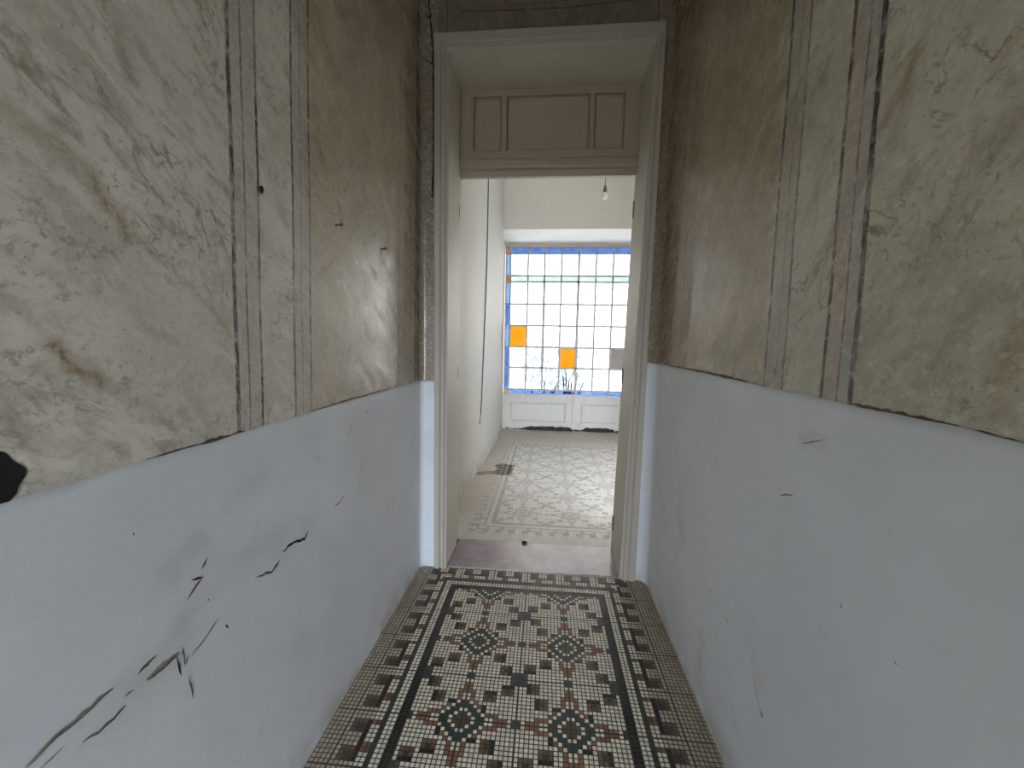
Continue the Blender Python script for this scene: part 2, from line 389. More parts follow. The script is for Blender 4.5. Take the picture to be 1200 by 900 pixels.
ST_L = [([(28, 899), (66, 861), (97, 836), (132, 805)], .011, 3, W), ([(30, 901), (66, 864), (97, 839), (130, 808)], .004, 2, W+.001), ([(46, 902), (74, 875)], .004, 2, W),
        ([(171, 796), (190, 780), (209, 765)], .015, 3, W), ([(173, 797), (192, 782), (209, 767)], .006, 2, W+.001), ([(161, 791), (172, 778), (184, 767)], .008, 2, W),
        ([(96, 869), (115, 858), (133, 842), (147, 827)], .009, 2, W), ([(145, 817), (156, 808)], .005, 2, W), ([(224, 768), (240, 748), (256, 724)], .004, 2, W),
        ([(219, 703), (230, 686), (238, 674)], .006, 2, W), ([(224, 679), (238, 675)], .010, 4, W), ([(235, 667), (243, 654)], .009, 4, W),
        ([(300, 676), (318, 670), (328, 656)], .009, 2, W), ([(331, 646), (343, 636), (357, 632), (361, 622)], .011, 4, W), ([(318, 671), (324, 660)], .008, 4, W),
        ([(392, 594), (398, 588), (404, 580)], .005, 2, W), ([(206, 769), (212, 792)], .005, 4, W), ([(213, 758), (217, 780)], .004, 2, W), ([(220, 768), (217, 778)], .005, 4, W),
        ([(221, 792), (226, 818)], .005, 2, W), ([(264, 732), (267, 736)], .008, 4, W), ([(243, 702), (244, 704)], .006, 2, W), ([(155, 625), (157, 626)], .005, 2, W),
        ([(408, 512), (412, 497)], .006, 3, W), ([(428, 484), (432, 480)], .008, 3, W), ([(430, 645), (433, 638)], .004, 3, W),
        ([(232, 522), (258, 514.5), (288, 505)], .014, 6, 0.), ([(366, 481.5), (410, 468), (467, 452.5)], .007, 6, 0.), ([(170, 539), (232, 521)], .006, 6, 0.)]
ST_R = [([(803, 431.5), (850, 441), (893, 452)], .010, 6, 0.), ([(784, 429), (803, 431.5)], .006, 6, 0.), ([(996, 473), (1060, 486.5), (1130, 502), (1200, 520)], .010, 6, 0.), ([(1200, 520), (1260, 535)], .01, 6, 0.),
        ([(882, 787), (888, 818), (893, 842)], .004, 3, W), ([(892, 832), (894, 842)], .006, 2, W), ([(914, 580), (930, 580)], .006, 3, W), ([(985, 706), (987, 714)], .006, 3, W),
        ([(832, 688), (835, 697)], .005, 3, W), ([(850, 722), (854, 732)], .005, 3, W), ([(1048, 775), (1052, 780)], .006, 3, W), ([(940, 520), (968, 515)], .004, 3, W), ([(818, 760), (822, 790)], .006, 3, W)]
h = on_plane(2, 566, 0, XL); h1 = on_plane(306, 222, 0, XL)
side_wall('wall_left', -1, wz_left, mat_ml, mat_wl, VEIN_L, DAB_L, SM_L, ST_L, [((h.y-.012, h.z), .030, .012), ((h1.y, h1.z), .007, .015)])
side_wall('wall_right', 1, wz_right, mat_mr, mat_wr, VEIN_R, DAB_R, SM_R, ST_R, [])

# ------------------------------------------------------------------ end wall with the doorway
def jl(z): return -.622                   # inner left jamb
def jr(z): return .510+.0225*z            # inner right jamb leans a little
ol = lambda z: -.700-.0035*z
orr = lambda z: .606+.0085*z
ZT, ZO = 3.215, 3.327
mb = MB()
def wallquad(x0, x1, z0, z1, y, mi):
    nx = max(2, int((x1-x0)/.05)); nz = max(2, int((z1-z0)/.05)); vs = []; uv = []
    for i in range(nx+1):
        for j in range(nz+1):
            x = x0+(x1-x0)*i/nx; z = z0+(z1-z0)*j/nz; vs.append((x, y, z)); uv.append((x, z))
    mb.add(vs, [(i*(nz+1)+j, (i+1)*(nz+1)+j, (i+1)*(nz+1)+j+1, i*(nz+1)+j+1) for i in range(nx) for j in range(nz)], mi, uv)
wallquad(-.697, .60, ZT+.03, CEIL, YE, 0)
mb.box(-1.15, -.66, YE+.03, YR, -.1, ZT+.03, 1)
mb.box(.60, 1.06, YE+.03, YR, -.1, ZT+.03, 1); mb.box(1.74, RX+.25, YE+.03, YR, -.1, ZT+.03, 1); mb.box(1.06, 1.74, YE+.03, YR, 2.5, ZT+.03, 1)   # a second doorway further right, unseen, added to brighten the room
mb.box(-1.15, RX+.25, YE+.02, YR, ZT+.03, CEIL, 1)
def endstroke(pts, w, mi, taper=True, lift=.0015):
    q = [on_plane(u, v, 1, YE-lift) for u, v in pts]; fine = []
    for a, b in zip(q[:-1], q[1:]):
        k = max(2, int((b-a).length/.015)); fine += [a.lerp(b, i/k) for i in range(k)]
    fine.append(q[-1]); N = len(fine); vv = []
    for i, p in enumerate(fine):
        t = (fine[min(i+1, N-1)]-fine[max(i-1, 0)]).normalized(); nn = Vector((-t.z, 0, t.x))
        ww = w*random.uniform(.5, 1.3) if taper else w*random.uniform(.85, 1.1); s = random.uniform(-.3, .3)*w*taper
        for e in (1, -1): vv.append(p+nn*(e*ww/2+s))
    mb.add(vv, [(2*i, 2*i+1, 2*i+3, 2*i+2) for i in range(N-1)], mi)
endstroke([(501, -40), (503, 10), (506, 38), (507.5, 60), (508, 110), (508, 150), (507.5, 200), (507, 232)], .011, 2)
endstroke([(494, 8), (499, 16), (504, 22)], .006, 2); endstroke([(497, 68), (502, 72), (507, 75)], .006, 2)
endstroke([(524, -40), (524, 38)], .007, 3, False)
endstroke([(540, 13), (600, 12), (660, 9), (740, 0), (790, -8)], .011, 3, False)
endstroke([(772, -40), (772, 24)], .009, 3, False)
endstroke([(548, -30), (556, 8), (640, 3), (700, -4)], .004, 3, False)
w_end = struct(mb.build('wall_end', [mat_me, mat_room, mat_dark, mat_brownline]))
a = w_end.data.attributes.new('vein', 'FLOAT', 'POINT')

# door surround
door = struct(empty('door_1', (0, YE, 0)))
prof = [(0, -.002), (0, .024), (.05, .029), (.42, .029), (.46, .020), (.52, .017), (.57, .020), (.60, .027), (.78, .027), (.82, .018), (.90, .014), (1., .012)]
mb = MB(); vs = []
for t, d in prof:
    y = YE-d; zt = ZO+(ZT-ZO)*t
    L = lambda z: ol(z)+(jl(z)-ol(z))*t
    R = lambda z: orr(z)+(jr(z)-orr(z))*t
    vs += [(L(0), y, .0), (L(zt), y, zt-.004), (R(zt), y, zt+.004), (R(0), y, .0)]
n = len(prof)
mb.add(vs, [(4*i+k, 4*i+k+1, 4*(i+1)+k+1, 4*(i+1)+k) for i in range(n-1) for k in range(3)])
def kid(mb, name, mat, parent=door, **k): 
    o = mb.build(name, mat, **k); loc = Vector(parent.location) if parent.type == 'EMPTY' else Vector((0, 0, 0))
    base = Vector(door.location)
    o.data.transform(Matrix.Translation(-base)); o.parent = parent
    if parent is not door: o.location = (0, 0, 0)
    return o
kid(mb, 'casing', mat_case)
# lining of the reveal, with a stop near its back
mb = MB()
def lining(y0, y1, d):
    mb.add([(jl(0)+d, y0, 0), (jl(0)+d, y0, ZT-d-.004), (jr(ZT)-d, y0, ZT-d+.004), (jr(0)-d, y0, 0), (jl(0)+d, y1, 0), (jl(0)+d, y1, ZT-d-.004), (jr(ZT)-d, y1, ZT-d+.004), (jr(0)-d, y1, 0)],
           [(0, 1, 5, 4), (1, 2, 6, 5), (2, 3, 7, 6)])
def lip(y, d0, d1):
    p = []
    for d in (d0, d1): p += [(jl(0)+d, y, 0), (jl(0)+d, y, ZT-d-.004), (jr(ZT)-d, y, ZT-d+.004), (jr(0)-d, y, 0)]
    mb.add(p, [(0, 4, 5, 1), (1, 5, 6, 2), (2, 6, 7, 3)])
lining(YE-.012, 2.825, 0); lip(2.825, 0, -.012); lining(2.825, YR+.002, -.012)
kid(mb, 'jamb_lining', mat_jamb)
# transom: framed panel closing the top of the opening
x0, x1 = jl(3)-.015, jr(3)+.015
mb = MB(); y0 = YB
cells = [(-.540, -.343), (-.311, .254), (.284, .486)]
zb, zt = 2.822, 3.178
xs = [x0]+[c for p in cells for c in p]+[x1]
for i in range(0, 8, 2): mb.box(xs[i], xs[i+1], y0, YR, zb, zt)
mb.box(x0, x1, y0, YR, zt, ZT+.02); mb.box(x0, x1, y0, YR, 2.70, zb)
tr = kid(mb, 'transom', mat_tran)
mb = MB(); mb.box(x0, x1, y0-.022, y0+.005, 2.722, 2.770); mb.box(x0, x1, y0-.034, y0+.005, 2.756, 2.770); mb.box(x0, x1, y0-.040, y0+.005, 2.700, 2.718)
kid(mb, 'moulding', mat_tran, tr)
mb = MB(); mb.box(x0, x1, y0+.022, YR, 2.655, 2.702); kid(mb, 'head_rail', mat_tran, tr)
for a, b in cells:
    mb = MB(); mb.box(a-.005, b+.005, y0+.024, YR-.005, zb-.005, zt+.005)
    e = .016                                  # ovolo bead round the sunk panel
    P = [(a, zb), (b, zb), (b, zt), (a, zt)]; Q = [(a+e, zb+e), (b-e, zb+e), (b-e, zt-e), (a+e, zt-e)]
    Rr = [(a+e*.5, zb+e*.5), (b-e*.5, zb+e*.5), (b-e*.5, zt-e*.5), (a+e*.5, zt-e*.5)]
    vs = [(x, y0+.022, z) for x, z in P]+[(x, y0+.010, z) for x, z in Rr]+[(x, y0+.025, z) for x, z in Q]
    mb.add(vs, [(i, (i+1) % 4, 4+(i+1) % 4, 4+i) for i in range(4)]+[(4+i, 4+(i+1) % 4, 8+(i+1) % 4, 8+i) for i in range(4)])
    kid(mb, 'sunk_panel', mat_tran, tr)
# ironwork left on the frame
for u, v in ((740.5, 245), (734.5, 441), (719, 614)):
    p = on_plane(u, v, 1, YB); mb = MB(); x = jr(p.z)+.012
    mb.box(x-.004, x+.002, YB-.035, YB+.03, p.z-.05, p.z+.05); mb.tube([(x-.006, YB+.012, p.z-.055), (x-.006, YB+.012, p.z+.055)], .005)
    kid(mb, 'hinge', mat_hinge)
for v in (248, 437):
    p = on_plane(536.5, v, 1, YB-.02); mb = MB(); mb.box(jl(0)-.014, jl(0)-.007, YB-.035, YB-.008, p.z-.055, p.z+.055)
    mb.box(jl(0)-.0072, jl(0)-.004, YB-.030, YB-.014, p.z-.04, p.z+.04); kid(mb, 'strike_plate', mat_iron)

# threshold
g = G('pink_marble'); o = g.obj(); s = g.sep(o)
n1 = g.noise(o, 6, 5, .6, .5); n2 = g.noise(o, 55, 4, .7); n3 = g.noise(o, 140, 2)
col = g.mix(g.step(n1, .3, .7), (.26, .19, .20), (.385, .31, .315)); col = g.mix(g.mul(g.step(n2, .5, .7), .5), col, (.48, .43, .44))
col = g.mix(g.mul(g.step(n3, .6, .7), .5), col, (.16, .11, .11))
edge = g.math('MAXIMUM', g.step(s[0], -.605, -.625), g.step(s[0], .508, .528))
col = g.mix(g.mul(edge, .8), col, (.04, .032, .028))
mat_th = g.bsdf(col, .26, .5, g.bump(n2, .15, .002))
mb = MB(); mb.box(-.645, .56, YE+.006, YR-.004, -.08, .004); 
struct(mb.build('trim_1', mat_th, bevel=.003))
# ------------------------------------------------------------------ mosaic floor
C = .0179
WH, WB = (.80, .735, .59), (.58, .505, .385)
GR, BL, BK, OR, BR, OLV, SL = (.034, .062, .047), (.050, .058, .068), (.012, .009, .008), (.285, .125, .062), (.165, .095, .055), (.095, .080, .040), (.095, .088, .078)
def rots(x, y): return ((x, y), (y, -x), (-x, -y), (-y, x))
def square(dx, dy):
    if abs(dx) > 1.1 or abs(dy) > 1.1: return None
    if dy < -.5: return BK
    return GR if (abs(dx) < .6 and dy < .6) else BR
def field(x, y):
    ax, ay = abs(x), abs(y); s = ax+ay; lo, hi = min(ax, ay), max(ax, ay)
    if s <= 2: return OLV
    if s == 3: return WH
    if s <= 5: return GR
    if s == 6 or (lo == .5 and hi == 6.5): return WH
    if lo == .5 and 7 < hi < 10: return OR
    if hi > 11 and lo < 1: return GR
    for p in rots(x, y):
        if p in ((2.5, -4.5), (3.5, -4.5)): return BK
        q = square(p[0]+5.5, p[1]+6.5)
        if q: return q
    if s == 7 or (lo == 1.5 and hi in (6.5, 7.5)): return OR
    cx, cy = x-math.copysign(12, x), y-math.copysign(12, y)
    if abs(cx) < 2 and abs(cy) < 2: return SL if (abs(cx) > 1 and cy > 1) else BL
    for p in rots(cx, cy):
        q = square(p[0]-2.5, p[1]-3.5)
        if q: return q
    return WH
def border(d, t, w=WB):
    if d < 2: return BK
    if d < 4: return WH
    if d < 5: return GR
    t = t % 12
    if 7 <= d <= 10:
        for c in (2, 8):
            if abs(t-c) <= 1: 
                if d == 7: return BK
                return (GR if t <= c else BR) if d in (8, 9) and t != c+1 else BR
        if d == 7 and 4 <= t <= 6: return BK
    if d in (5, 6) and t in (3, 4, 9): return OR if d == 6 else BR
    return w if d > 6 else WH
def tint(c, k): 
    v = k*(1+rng.uniform(-.16, .16)); h = rng.uniform(-.04, .04)
    return (c[0]*v*(1+h), c[1]*v, c[2]*v*(1-h), 1)
V = []; Fc = []; COLR = []; UV = []; MI = []
def cell(x, y, i, j, c, mi):
    b = len(V); V.extend([(x, y, 0), (x+C, y, 0), (x+C, y+C, 0), (x, y+C, 0)]); Fc.append((b, b+1, b+2, b+3))
    COLR.append(tint(c, 1.)); UV.extend([(i, j), (i+1, j), (i+1, j+1), (i, j+1)]); MI.append(mi)
# corridor: lattice origin at a medallion centre; field 48 cells wide, ends in half medallions near the door
MX, MY = -.0775-12*C, 1.873
fi0, fi1, fj1 = -12, 36, 24
for j in range(-int((MY+1.6)/C)-2, int((YE+.012-MY)/C)+1):
    for i in range(int((XL-MX)/C)-3, int((XR-MX)/C)+3):
        dl, dr, dt = fi0-1-i, i-fi1, j-fj1
        d = max(dl, dr, dt)
        if d < 0:
            x = (i+12) % 24-12+.5; y = (j+12) % 24-12+.5; c = field(x, y)
        elif d == dt and dt >= max(dl, dr): c = border(d-1 if d > 4 else d, i, WH)
        else: c = border(d, j)
        cell(MX+i*C, MY+j*C, i+1200, j+1200, c, 0)
# room
RX0, RY0 = -.385, 3.262
for j in range(-int((RY0-YE-.1)/C)-1, int((YW-RY0)/C)+2):
    for i in range(-26, int((RX-RX0)/C)+3):
        x, y = RX0+i*C, RY0+j*C
        near = j if x < .50 else j-int((x-.50)/C) if x < .64 else j-8
        d = max(-1-i, -1-near, j-154)
        if d < 0: c = field((i % 24)-12+.5, (j % 24)-12+.5)
        elif d == -1-i: c = border(d, j, WH)
        else: c = border(d, i, WH)
        if y < YR-.02 : continue
        cell(x, y, i+1200, j+1200, c, 1)
def mosaic(name, room):
    g = G(name); su = g.sep(g.uv()); u, v = su[0], su[1]; o = g.obj(); so = g.sep(o)
    fu, fv = g.math('FRACT', u), g.math('FRACT', v)
    e = g.math('MINIMUM', g.math('MINIMUM', fu, g.sub(1., fu)), g.math('MINIMUM', fv, g.sub(1., fv)))
    mu, mv = g.math('FRACT', g.math('DIVIDE', u, 12.)), g.math('FRACT', g.math('DIVIDE', v, 12.))
    e2 = g.math('MINIMUM', g.math('MINIMUM', mu, g.sub(1., mu)), g.math('MINIMUM', mv, g.sub(1., mv)))
    grout = g.math('MAXIMUM', g.step(e, .07, .15, 1., 0.), g.step(e2, .013, .022, 1., 0.))
    base = g.attr('tile', True)
    n1 = g.noise(o, 3.2, 4, .6); n2 = g.noise(o, 18, 5, .65); n3 = g.noise(o, 220, 2)
    if room:
        gcol = (.20, .18, .155); col = g.mix(g.mul(grout, .75), base, gcol)
        dust = g.step(n1, .25, .7, .42, .68)
        col = g.mix(dust, col, g.mix(g.step(n2, .35, .65), (.50, .485, .455), (.41, .38, .345)))
        left = g.mul(g.step(so[0], -.38, -.62), g.step(so[1], 3.1, 3.6))
        far = g.step(so[1], 6.0, 6.5)
        m = g.math('MAXIMUM', left, far); m = g.mul(m, g.step(n2, .28, .6, .45, .85))
        col = g.mix(m, col, (.42, .34, .27))
        # patch where a leak washed the dust away
        pu = g.math('MAXIMUM', g.attr('washed'), 0.)
        wet = g.step(g.add(pu, g.mul(g.sub(n2, .5), .5)),   .36, .48)
        col = g.mix(wet, col, g.mix(g.mul(grout, .8), g.mix(.7, base, (.10, .06, .03)), (.03, .022, .015)))
        rough = g.math('MAXIMUM', g.step(n2, .3, .7, .30, .48), g.mul(wet, .75))
    else:
        col = g.mix(grout, base, (.040, .033, .026))
        d = g.mul(g.step(n1, .42, .7), .16); col = g.mix(d, col, (.24, .20, .15))
        edge = g.math('MAXIMUM', g.step(so[0], -.60, -.80), g.step(so[0], .44, .66))
        edge = g.mul(edge, g.step(n2, .25, .6, .12, .42)); col = g.mix(edge, col, (.20, .155, .105))
        rough = g.step(n2, .3, .7, .36, .55)
    return g.bsdf(col, rough, .5 if room else .28, g.bump(g.add(g.mul(g.sub(1., grout), 1.), g.mul(n3, .3)), .45, .0015))
mat_f0, mat_f1 = mosaic('mosaic_corridor', False), mosaic('mosaic_room', True)
me = bpy.data.meshes.new('floor'); me.from_pydata(V, [], Fc)
me.materials.append(mat_f0); me.materials.append(mat_f1); me.polygons.foreach_set('material_index', MI)
ul = me.uv_layers.new(name='UVMap'); ul.data.foreach_set('uv', np.array(UV, np.float32).ravel())
ca = me.color_attributes.new('tile', 'FLOAT_COLOR', 'CORNER'); ca.data.foreach_set('color', np.repeat(np.array(COLR, np.float32), 4, axis=0).ravel())
wa = me.attributes.new('washed', 'FLOAT', 'POINT'); PV = np.array(V)[:, :2]
fp = lambda u, v: tuple(on_plane(u, v, 2, 0)[:2])
d1 = dist_poly(PV, [fp(556, 555), fp(572, 554), fp(583, 553)]); d2 = dist_poly(PV, [fp(589, 546), fp(593, 548), fp(590, 554)]); d3 = dist_poly(PV, [fp(598, 545), fp(603, 546)])
wv = np.maximum.reduce([np.clip(.75-d1/.20, 0, 1), np.clip(1.5-d2/.095, 0, 1), np.clip(.8-d3/.05, 0, 1)]).astype(np.float32)
wa.data.foreach_set('value', wv)
fl = bpy.data.objects.new('floor', me); COL.objects.link(fl); struct(fl)
mb = MB(); mb.box(-1.2, RX+.3, YS-.2, YF+1.2, -.3, -.02); struct(mb.build('floor_slab', mat_body))

# ------------------------------------------------------------------ room shell
def lx(y, z): return -.805+(y-YR)/(YF-YR)*.075+.006*z      # the left wall leans in slightly
mb = MB(); r = .05; rows = [0, .3, .7, 1.2, 2, 3, CEIL]; plan = []
for y in np.linspace(YR-.05, YF-.04, 30): plan.append((0, y))
for a in np.linspace(0, math.pi/2, 7): plan.append((-r*(1-math.cos(a)), YF-.04+r*math.sin(a)))
vs = []
for dx, y in plan:
    for z in rows: vs.append((lx(min(y, YF), z)+dx, y, z))
m = len(rows); mb.add(vs, [(i*m+j, (i+1)*m+j, (i+1)*m+j+1, i*m+j+1) for i in range(len(plan)-1) for j in range(m-1)])
# recess cheek beside the window, and masonry behind
mb.add([(lx(YF, 0)-.045, YF+.01, 0), (-.775, YW+.1, 0), (-.775, YW+.1, 3.35), (lx(YF, 3.35)-.045, YF+.01, 3.35)], [(0, 1, 2, 3)])
mb.box(-1.2, -.86, YR-.02, YW+.25, -.1, CEIL)
mb.box(-.87, -.78, YF+.06, YW+.25, -.1, CEIL)
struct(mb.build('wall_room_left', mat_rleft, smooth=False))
mb = MB(); mb.box(RX, RX+.25, YR-.02, YW+.25, -.1, CEIL); struct(mb.build('wall_room_right', mat_room))
mb = MB(); mb.prism([(-.86, YF), (RX+.05, YF), (RX+.05, YW+.2), (-.86, YW+.2)], 3.34, CEIL)
mb.mi[0] = 1                            # window light on the soffit is put into its paler colour
struct(mb.build('wall_room_far', [mat_far, mat_ceilw]))
mb = MB(); mb.box(-1.2, RX+.3, YE+.1, YW+.3, CEIL, CEIL+.2); struct(mb.build('ceiling', mat_ceil))
mb = MB(); mb.box(-1.2, 1.1, YS-.25, YE+.1, CEIL, CEIL+.2); struct(mb.build('ceiling_corridor', simple('dark_wood_ceiling', (.16, .12, .085), .7, .2, 6)))
# street end behind the camera: a wall with an open doorway that lets the daylight in
mb = MB(); DW0, DW1, DZ = -.68, .66, 2.35
mb.box(-1.2, DW0, YS-.25, YS, -.1, CEIL); mb.box(DW1, 1.1, YS-.25, YS, -.1, CEIL); mb.box(DW0, DW1, YS-.25, YS, DZ, CEIL)
mb.box(.34, .72, -.60, -.48, -.1, CEIL)      # unseen pier behind the camera, added to shade the near right wall
struct(mb.build('wall_street', mat_room))

# ------------------------------------------------------------------ window
win = struct(empty('window_1', (0, YW, 0)))
def wk(mb, name, mat, parent=win, **k):
    o = mb.build(name, mat, **k); o.data.transform(Matrix.Translation(-Vector(win.location))); o.parent = parent; return o
mat_bar = simple('grey_window_paint', (.50, .50, .50), .5, .15, 40)
mat_apron = paintwood('white_apron_paint', (.70, .66, .62), .35)
def glass(name, seen, solid, grime=0., vary=None):
    g = G(name); o = g.obj(); s = g.sep(o)
    n1 = g.noise(o, 7, 4, .6); n2 = g.noise(g.comb(g.mul(s[0], 3.), 0., g.mul(s[2], .9)), 9, 5, .7, .8)
    cut = lambda c, k, p=1.: tuple(min(1, (q*k)**p) for q in c)
    k1 = .75/LF/(1-solid)**2; k2 = .3/LF/solid/.7      # light crosses both faces of a pane
    tc = g.mix(g.step(n1, .35, .65), cut(seen, k1, .5), cut(vary or seen, k1, .5))
    tr = g.n('ShaderNodeBsdfTransparent'); g.put(tr.inputs[0], tc)
    tl = g.n('ShaderNodeBsdfTranslucent'); df = g.n('ShaderNodeBsdfDiffuse'); gl = g.n('ShaderNodeBsdfGlossy')
    gl.inputs['Roughness'].default_value = .12
    g.put(tl.inputs[0], cut(seen, k2)); g.put(df.inputs[0], cut(seen, .3))
    def ms(f, a, b):
        x = g.n('ShaderNodeMixShader'); g.put(x.inputs[0], f); g.nt.links.new(a, x.inputs[1]); g.nt.links.new(b, x.inputs[2]); return x.outputs[0]
    sh = ms(solid, tr.outputs[0], ms(.3, tl.outputs[0], df.outputs[0]))
    if grime:
        d2 = g.n('ShaderNodeBsdfTransparent'); g.put(d2.inputs[0], (.31, .365, .42))
        band = g.mul(g.step(s[2], 1.35, 2.0, 1., 0.), g.step(g.math('ABSOLUTE', g.sub(s[0], .15)), .35, 1.0, 1., .25))
        f = g.mul(g.mul(g.step(n2, .38, .54), g.step(g.noise(o, 3.5, 3), .30, .48)), g.mul(band, grime))
        sh = ms(f, sh, d2.outputs[0])
    fr = g.n('ShaderNodeFresnel'); fr.inputs[0].default_value = 1.3
    sh = ms(fr.outputs[0], sh, gl.outputs[0])
    g.nt.links.new(sh, g.out.inputs[0]); return g.m
mat_clear = glass('dirty_clear_glass', (9., 9.2, 9.4), .12, 1.)
mat_blue = glass('blue_glass', (.075, .21, .72), .3, vary=(.16, .33, .80))
mat_lblue = glass('pale_blue_glass', (.24, .48, .90), .3, vary=(.36, .60, .95))
mat_aqua = glass('pale_aqua_glass', (.62, 1.1, 1.05), .3, vary=(1.1, 1.3, 1.3))
mat_amber = glass('amber_glass', (1.0, .46, .004), .3, vary=(.95, .36, .004))
mat_orange = glass('orange_glass', (.55, .17, .04), .4)
mat_beige = glass('beige_board', (.40, .33, .27), .8)
CX = [-.672, -.357, -.058, .246, .551, .857, 1.158, 1.463, 1.768]
RZ = [.735, 1.139, 1.517, 1.907, 2.293, 2.690, 2.800, 3.190]
XL0, XR1, ZB, ZTOP = -.755, 1.853, .650, 3.305
XRV = RX
t = .003
def pane(mb, x0, x1, z0, z1): mb.box(x0, x1, YW-t, YW+t, z0, z1)
special = {(0, 2): 'a', (3, 1): 'a', (6, 1): 'b'}
mb = MB(); 
for i in range(8):
    for j in range(7):
        if j == 5 or (i, j) in special: continue
        pane(mb, CX[i], CX[i+1], RZ[j], RZ[j+1])
wk(mb, 'clear_panes', mat_clear)
mb = MB(); pane(mb, CX[0], CX[8], RZ[5], RZ[6]); wk(mb, 'aqua_glass_strip', mat_aqua)
for (i, j), k in special.items():
    mb = MB(); pane(mb, CX[i], CX[i+1], RZ[j], RZ[j+1]); wk(mb, 'amber_pane' if k == 'a' else 'beige_pane', mat_amber if k == 'a' else mat_beige)
mb = MB(); pane(mb, CX[0], CX[8], RZ[7], ZTOP-.01); pane(mb, CX[0], CX[8], ZB+.01, RZ[0]); pane(mb, XL0, CX[0], RZ[0], RZ[2]); pane(mb, CX[8], XR1, RZ[0], RZ[2]); pane(mb, XL0, CX[0], RZ[3], RZ[4])
wk(mb, 'blue_border_glass', mat_blue)
mb = MB()
for a, b in ((2, 3), (4, 5), (6, 7)): pane(mb, XL0, CX[0], RZ[a], RZ[b])
pane(mb, CX[8], XR1, RZ[2], RZ[5]); pane(mb, CX[8], XR1, RZ[6], RZ[7])
wk(mb, 'pale_blue_border_glass', mat_lblue)
for (za, zb_) in ((RZ[7], ZTOP-.01), (RZ[5], RZ[6]), (ZB+.01, RZ[0])):
    for xa, xb in ((XL0, CX[0]), (CX[8], XR1)):
        mb = MB(); pane(mb, xa, xb, za, zb_); wk(mb, 'orange_corner_pane', mat_orange)
mb = MB(); b = .016
for x in CX: mb.box(x-b, x+b, YW-.014, YW+.014, ZB, ZTOP)
for z in RZ+[ZB, ZTOP-.005]: mb.box(XL0, XR1, YW-.012, YW+.012, z-b, z+b)
for x in (XL0, XR1): mb.box(x-.012, x+.012, YW-.016, YW+.016, ZB, ZTOP)
wk(mb, 'glazing_bars', mat_bar, bevel=.002)
mb = MB(); q = .023                      # opening vent in the middle of the left half
mb.box(CX[2]-q, CX[2]+q, YW-.026, YW+.02, RZ[1]-.01, RZ[5]+.018); mb.box(CX[4]-q, CX[4]+q, YW-.026, YW+.02, RZ[1]-.01, RZ[5]+.018)
mb.box(CX[2]-q, CX[4]+q, YW-.026, YW+.02, RZ[1]-.014, RZ[1]+.014); mb.box(CX[2]-q, CX[4]+q, YW-.026, YW+.02, RZ[5]-.012, RZ[5]+.018)
mb.box(CX[4]-.03, CX[4]+.03, YW-.05, YW-.02, RZ[4]-.07, RZ[4]-.045)
wk(mb, 'vent_sash', mat_bar, bevel=.002)
mb = MB(); mb.box(XL0, XR1, YW-.018, YW+.018, RZ[5]-.014, RZ[5]+.010); mb.box(CX[4]-.011, CX[4]+.022, YW-.02, YW+.02, ZB, ZTOP); mb.box(XL0, CX[2], YW-.018, YW+.018, RZ[1]-.014, RZ[1]+.010)
for z in (3.17,): mb.tube([(CX[4]-.005, YW-.03, z), (CX[4]-.005, YW-.02, z)], .018)
wk(mb, 'mullion', mat_bar, bevel=.002)
# solid apron under the glass: two framed panels
xm = [-.775, .525, 1.853+.02]; ap = MB(); yf = YW-.02
ins = [(-.635, .395), (.66, 1.70)]; za, zc = .135, .50
ap.box(-.775, XRV, yf, YW+.03, zc, ZB); ap.box(-.775, XRV, yf, YW+.03, .0, za)
for a, b_ in ((-.775, ins[0][0]), (ins[0][1], ins[1][0]), (ins[1][1], XRV)): ap.box(a, b_, yf, YW+.03, za, zc)
ap.box(.505, .525, yf-.010, yf+.002, .0, ZB-.01); ap.box(.527, .56, yf-.006, yf+.002, .0, ZB-.01); ap.box(-.775, XRV, yf-.012, yf+.002, ZB-.03, ZB-.002)
apo = wk(ap, 'apron', mat_apron, bevel=.003)
for a, b_ in ins:
    mb = MB(); mb.box(a-.01, b_+.01, yf+.034, YW+.028, za-.01, zc+.01); e = .03
    for (x0, x1, z0, z1) in ((a, b_, za, za+.012), (a, b_, zc-.012, zc), (a, a+.012, za, zc), (b_-.012, b_, za, zc)): mb.box(x0, x1, yf+.004, yf+.036, z0, z1)
    mb.box(a+e, b_-e, yf+.008, yf+.036, za+e, zc-e)
    wk(mb, 'apron_panel', mat_apron, apo, bevel=.004)
mb = MB(); mb.box(XR1, XRV, yf, YW+.03, ZB, ZTOP+.05); wk(mb, 'side_post', mat_apron)
mb = MB(); mb.box(-.79, XRV, YW-.01, YW+.05, ZTOP-.002, 3.36); wk(mb, 'head', mat_apron)

# ------------------------------------------------------------------ things
# lamp hanging in the room
p = on_plane(709, 226, 1, 4.67)
t_ = tag(empty('hanging_light_bulb', (p.x, p.y, p.z)), 'bare light bulb hanging on a thin twisted cord in the room beyond the door', 'light bulb')
mat_cord = simple('brown_cord', (.16, .14, .12), .8); mat_sock = simple('bakelite_socket', (.12, .10, .085), .45)
g = G('bulb_glass'); bs = g.bsdf((.82, .82, .80), .08, .6); 
for nd in g.nt.nodes:
    if nd.type == 'BSDF_PRINCIPLED': nd.inputs['Transmission Weight'].default_value = .45
mb = MB(); pts = []
L = CEIL-p.z
for i in range(40):
    f = i/39; pts.append((.02*(1-f)**2*0+.012*math.sin(f*5)*(f < 1)*(f), .0, .075+(L-.075)*f))
mb.tube(pts, .0035); mb.lathe([(0, L-.035), (.045, L-.03), (.05, L), (0, L)], pts[-1][0], 0)
t_c = mb.build('cord', mat_cord, t_, True)
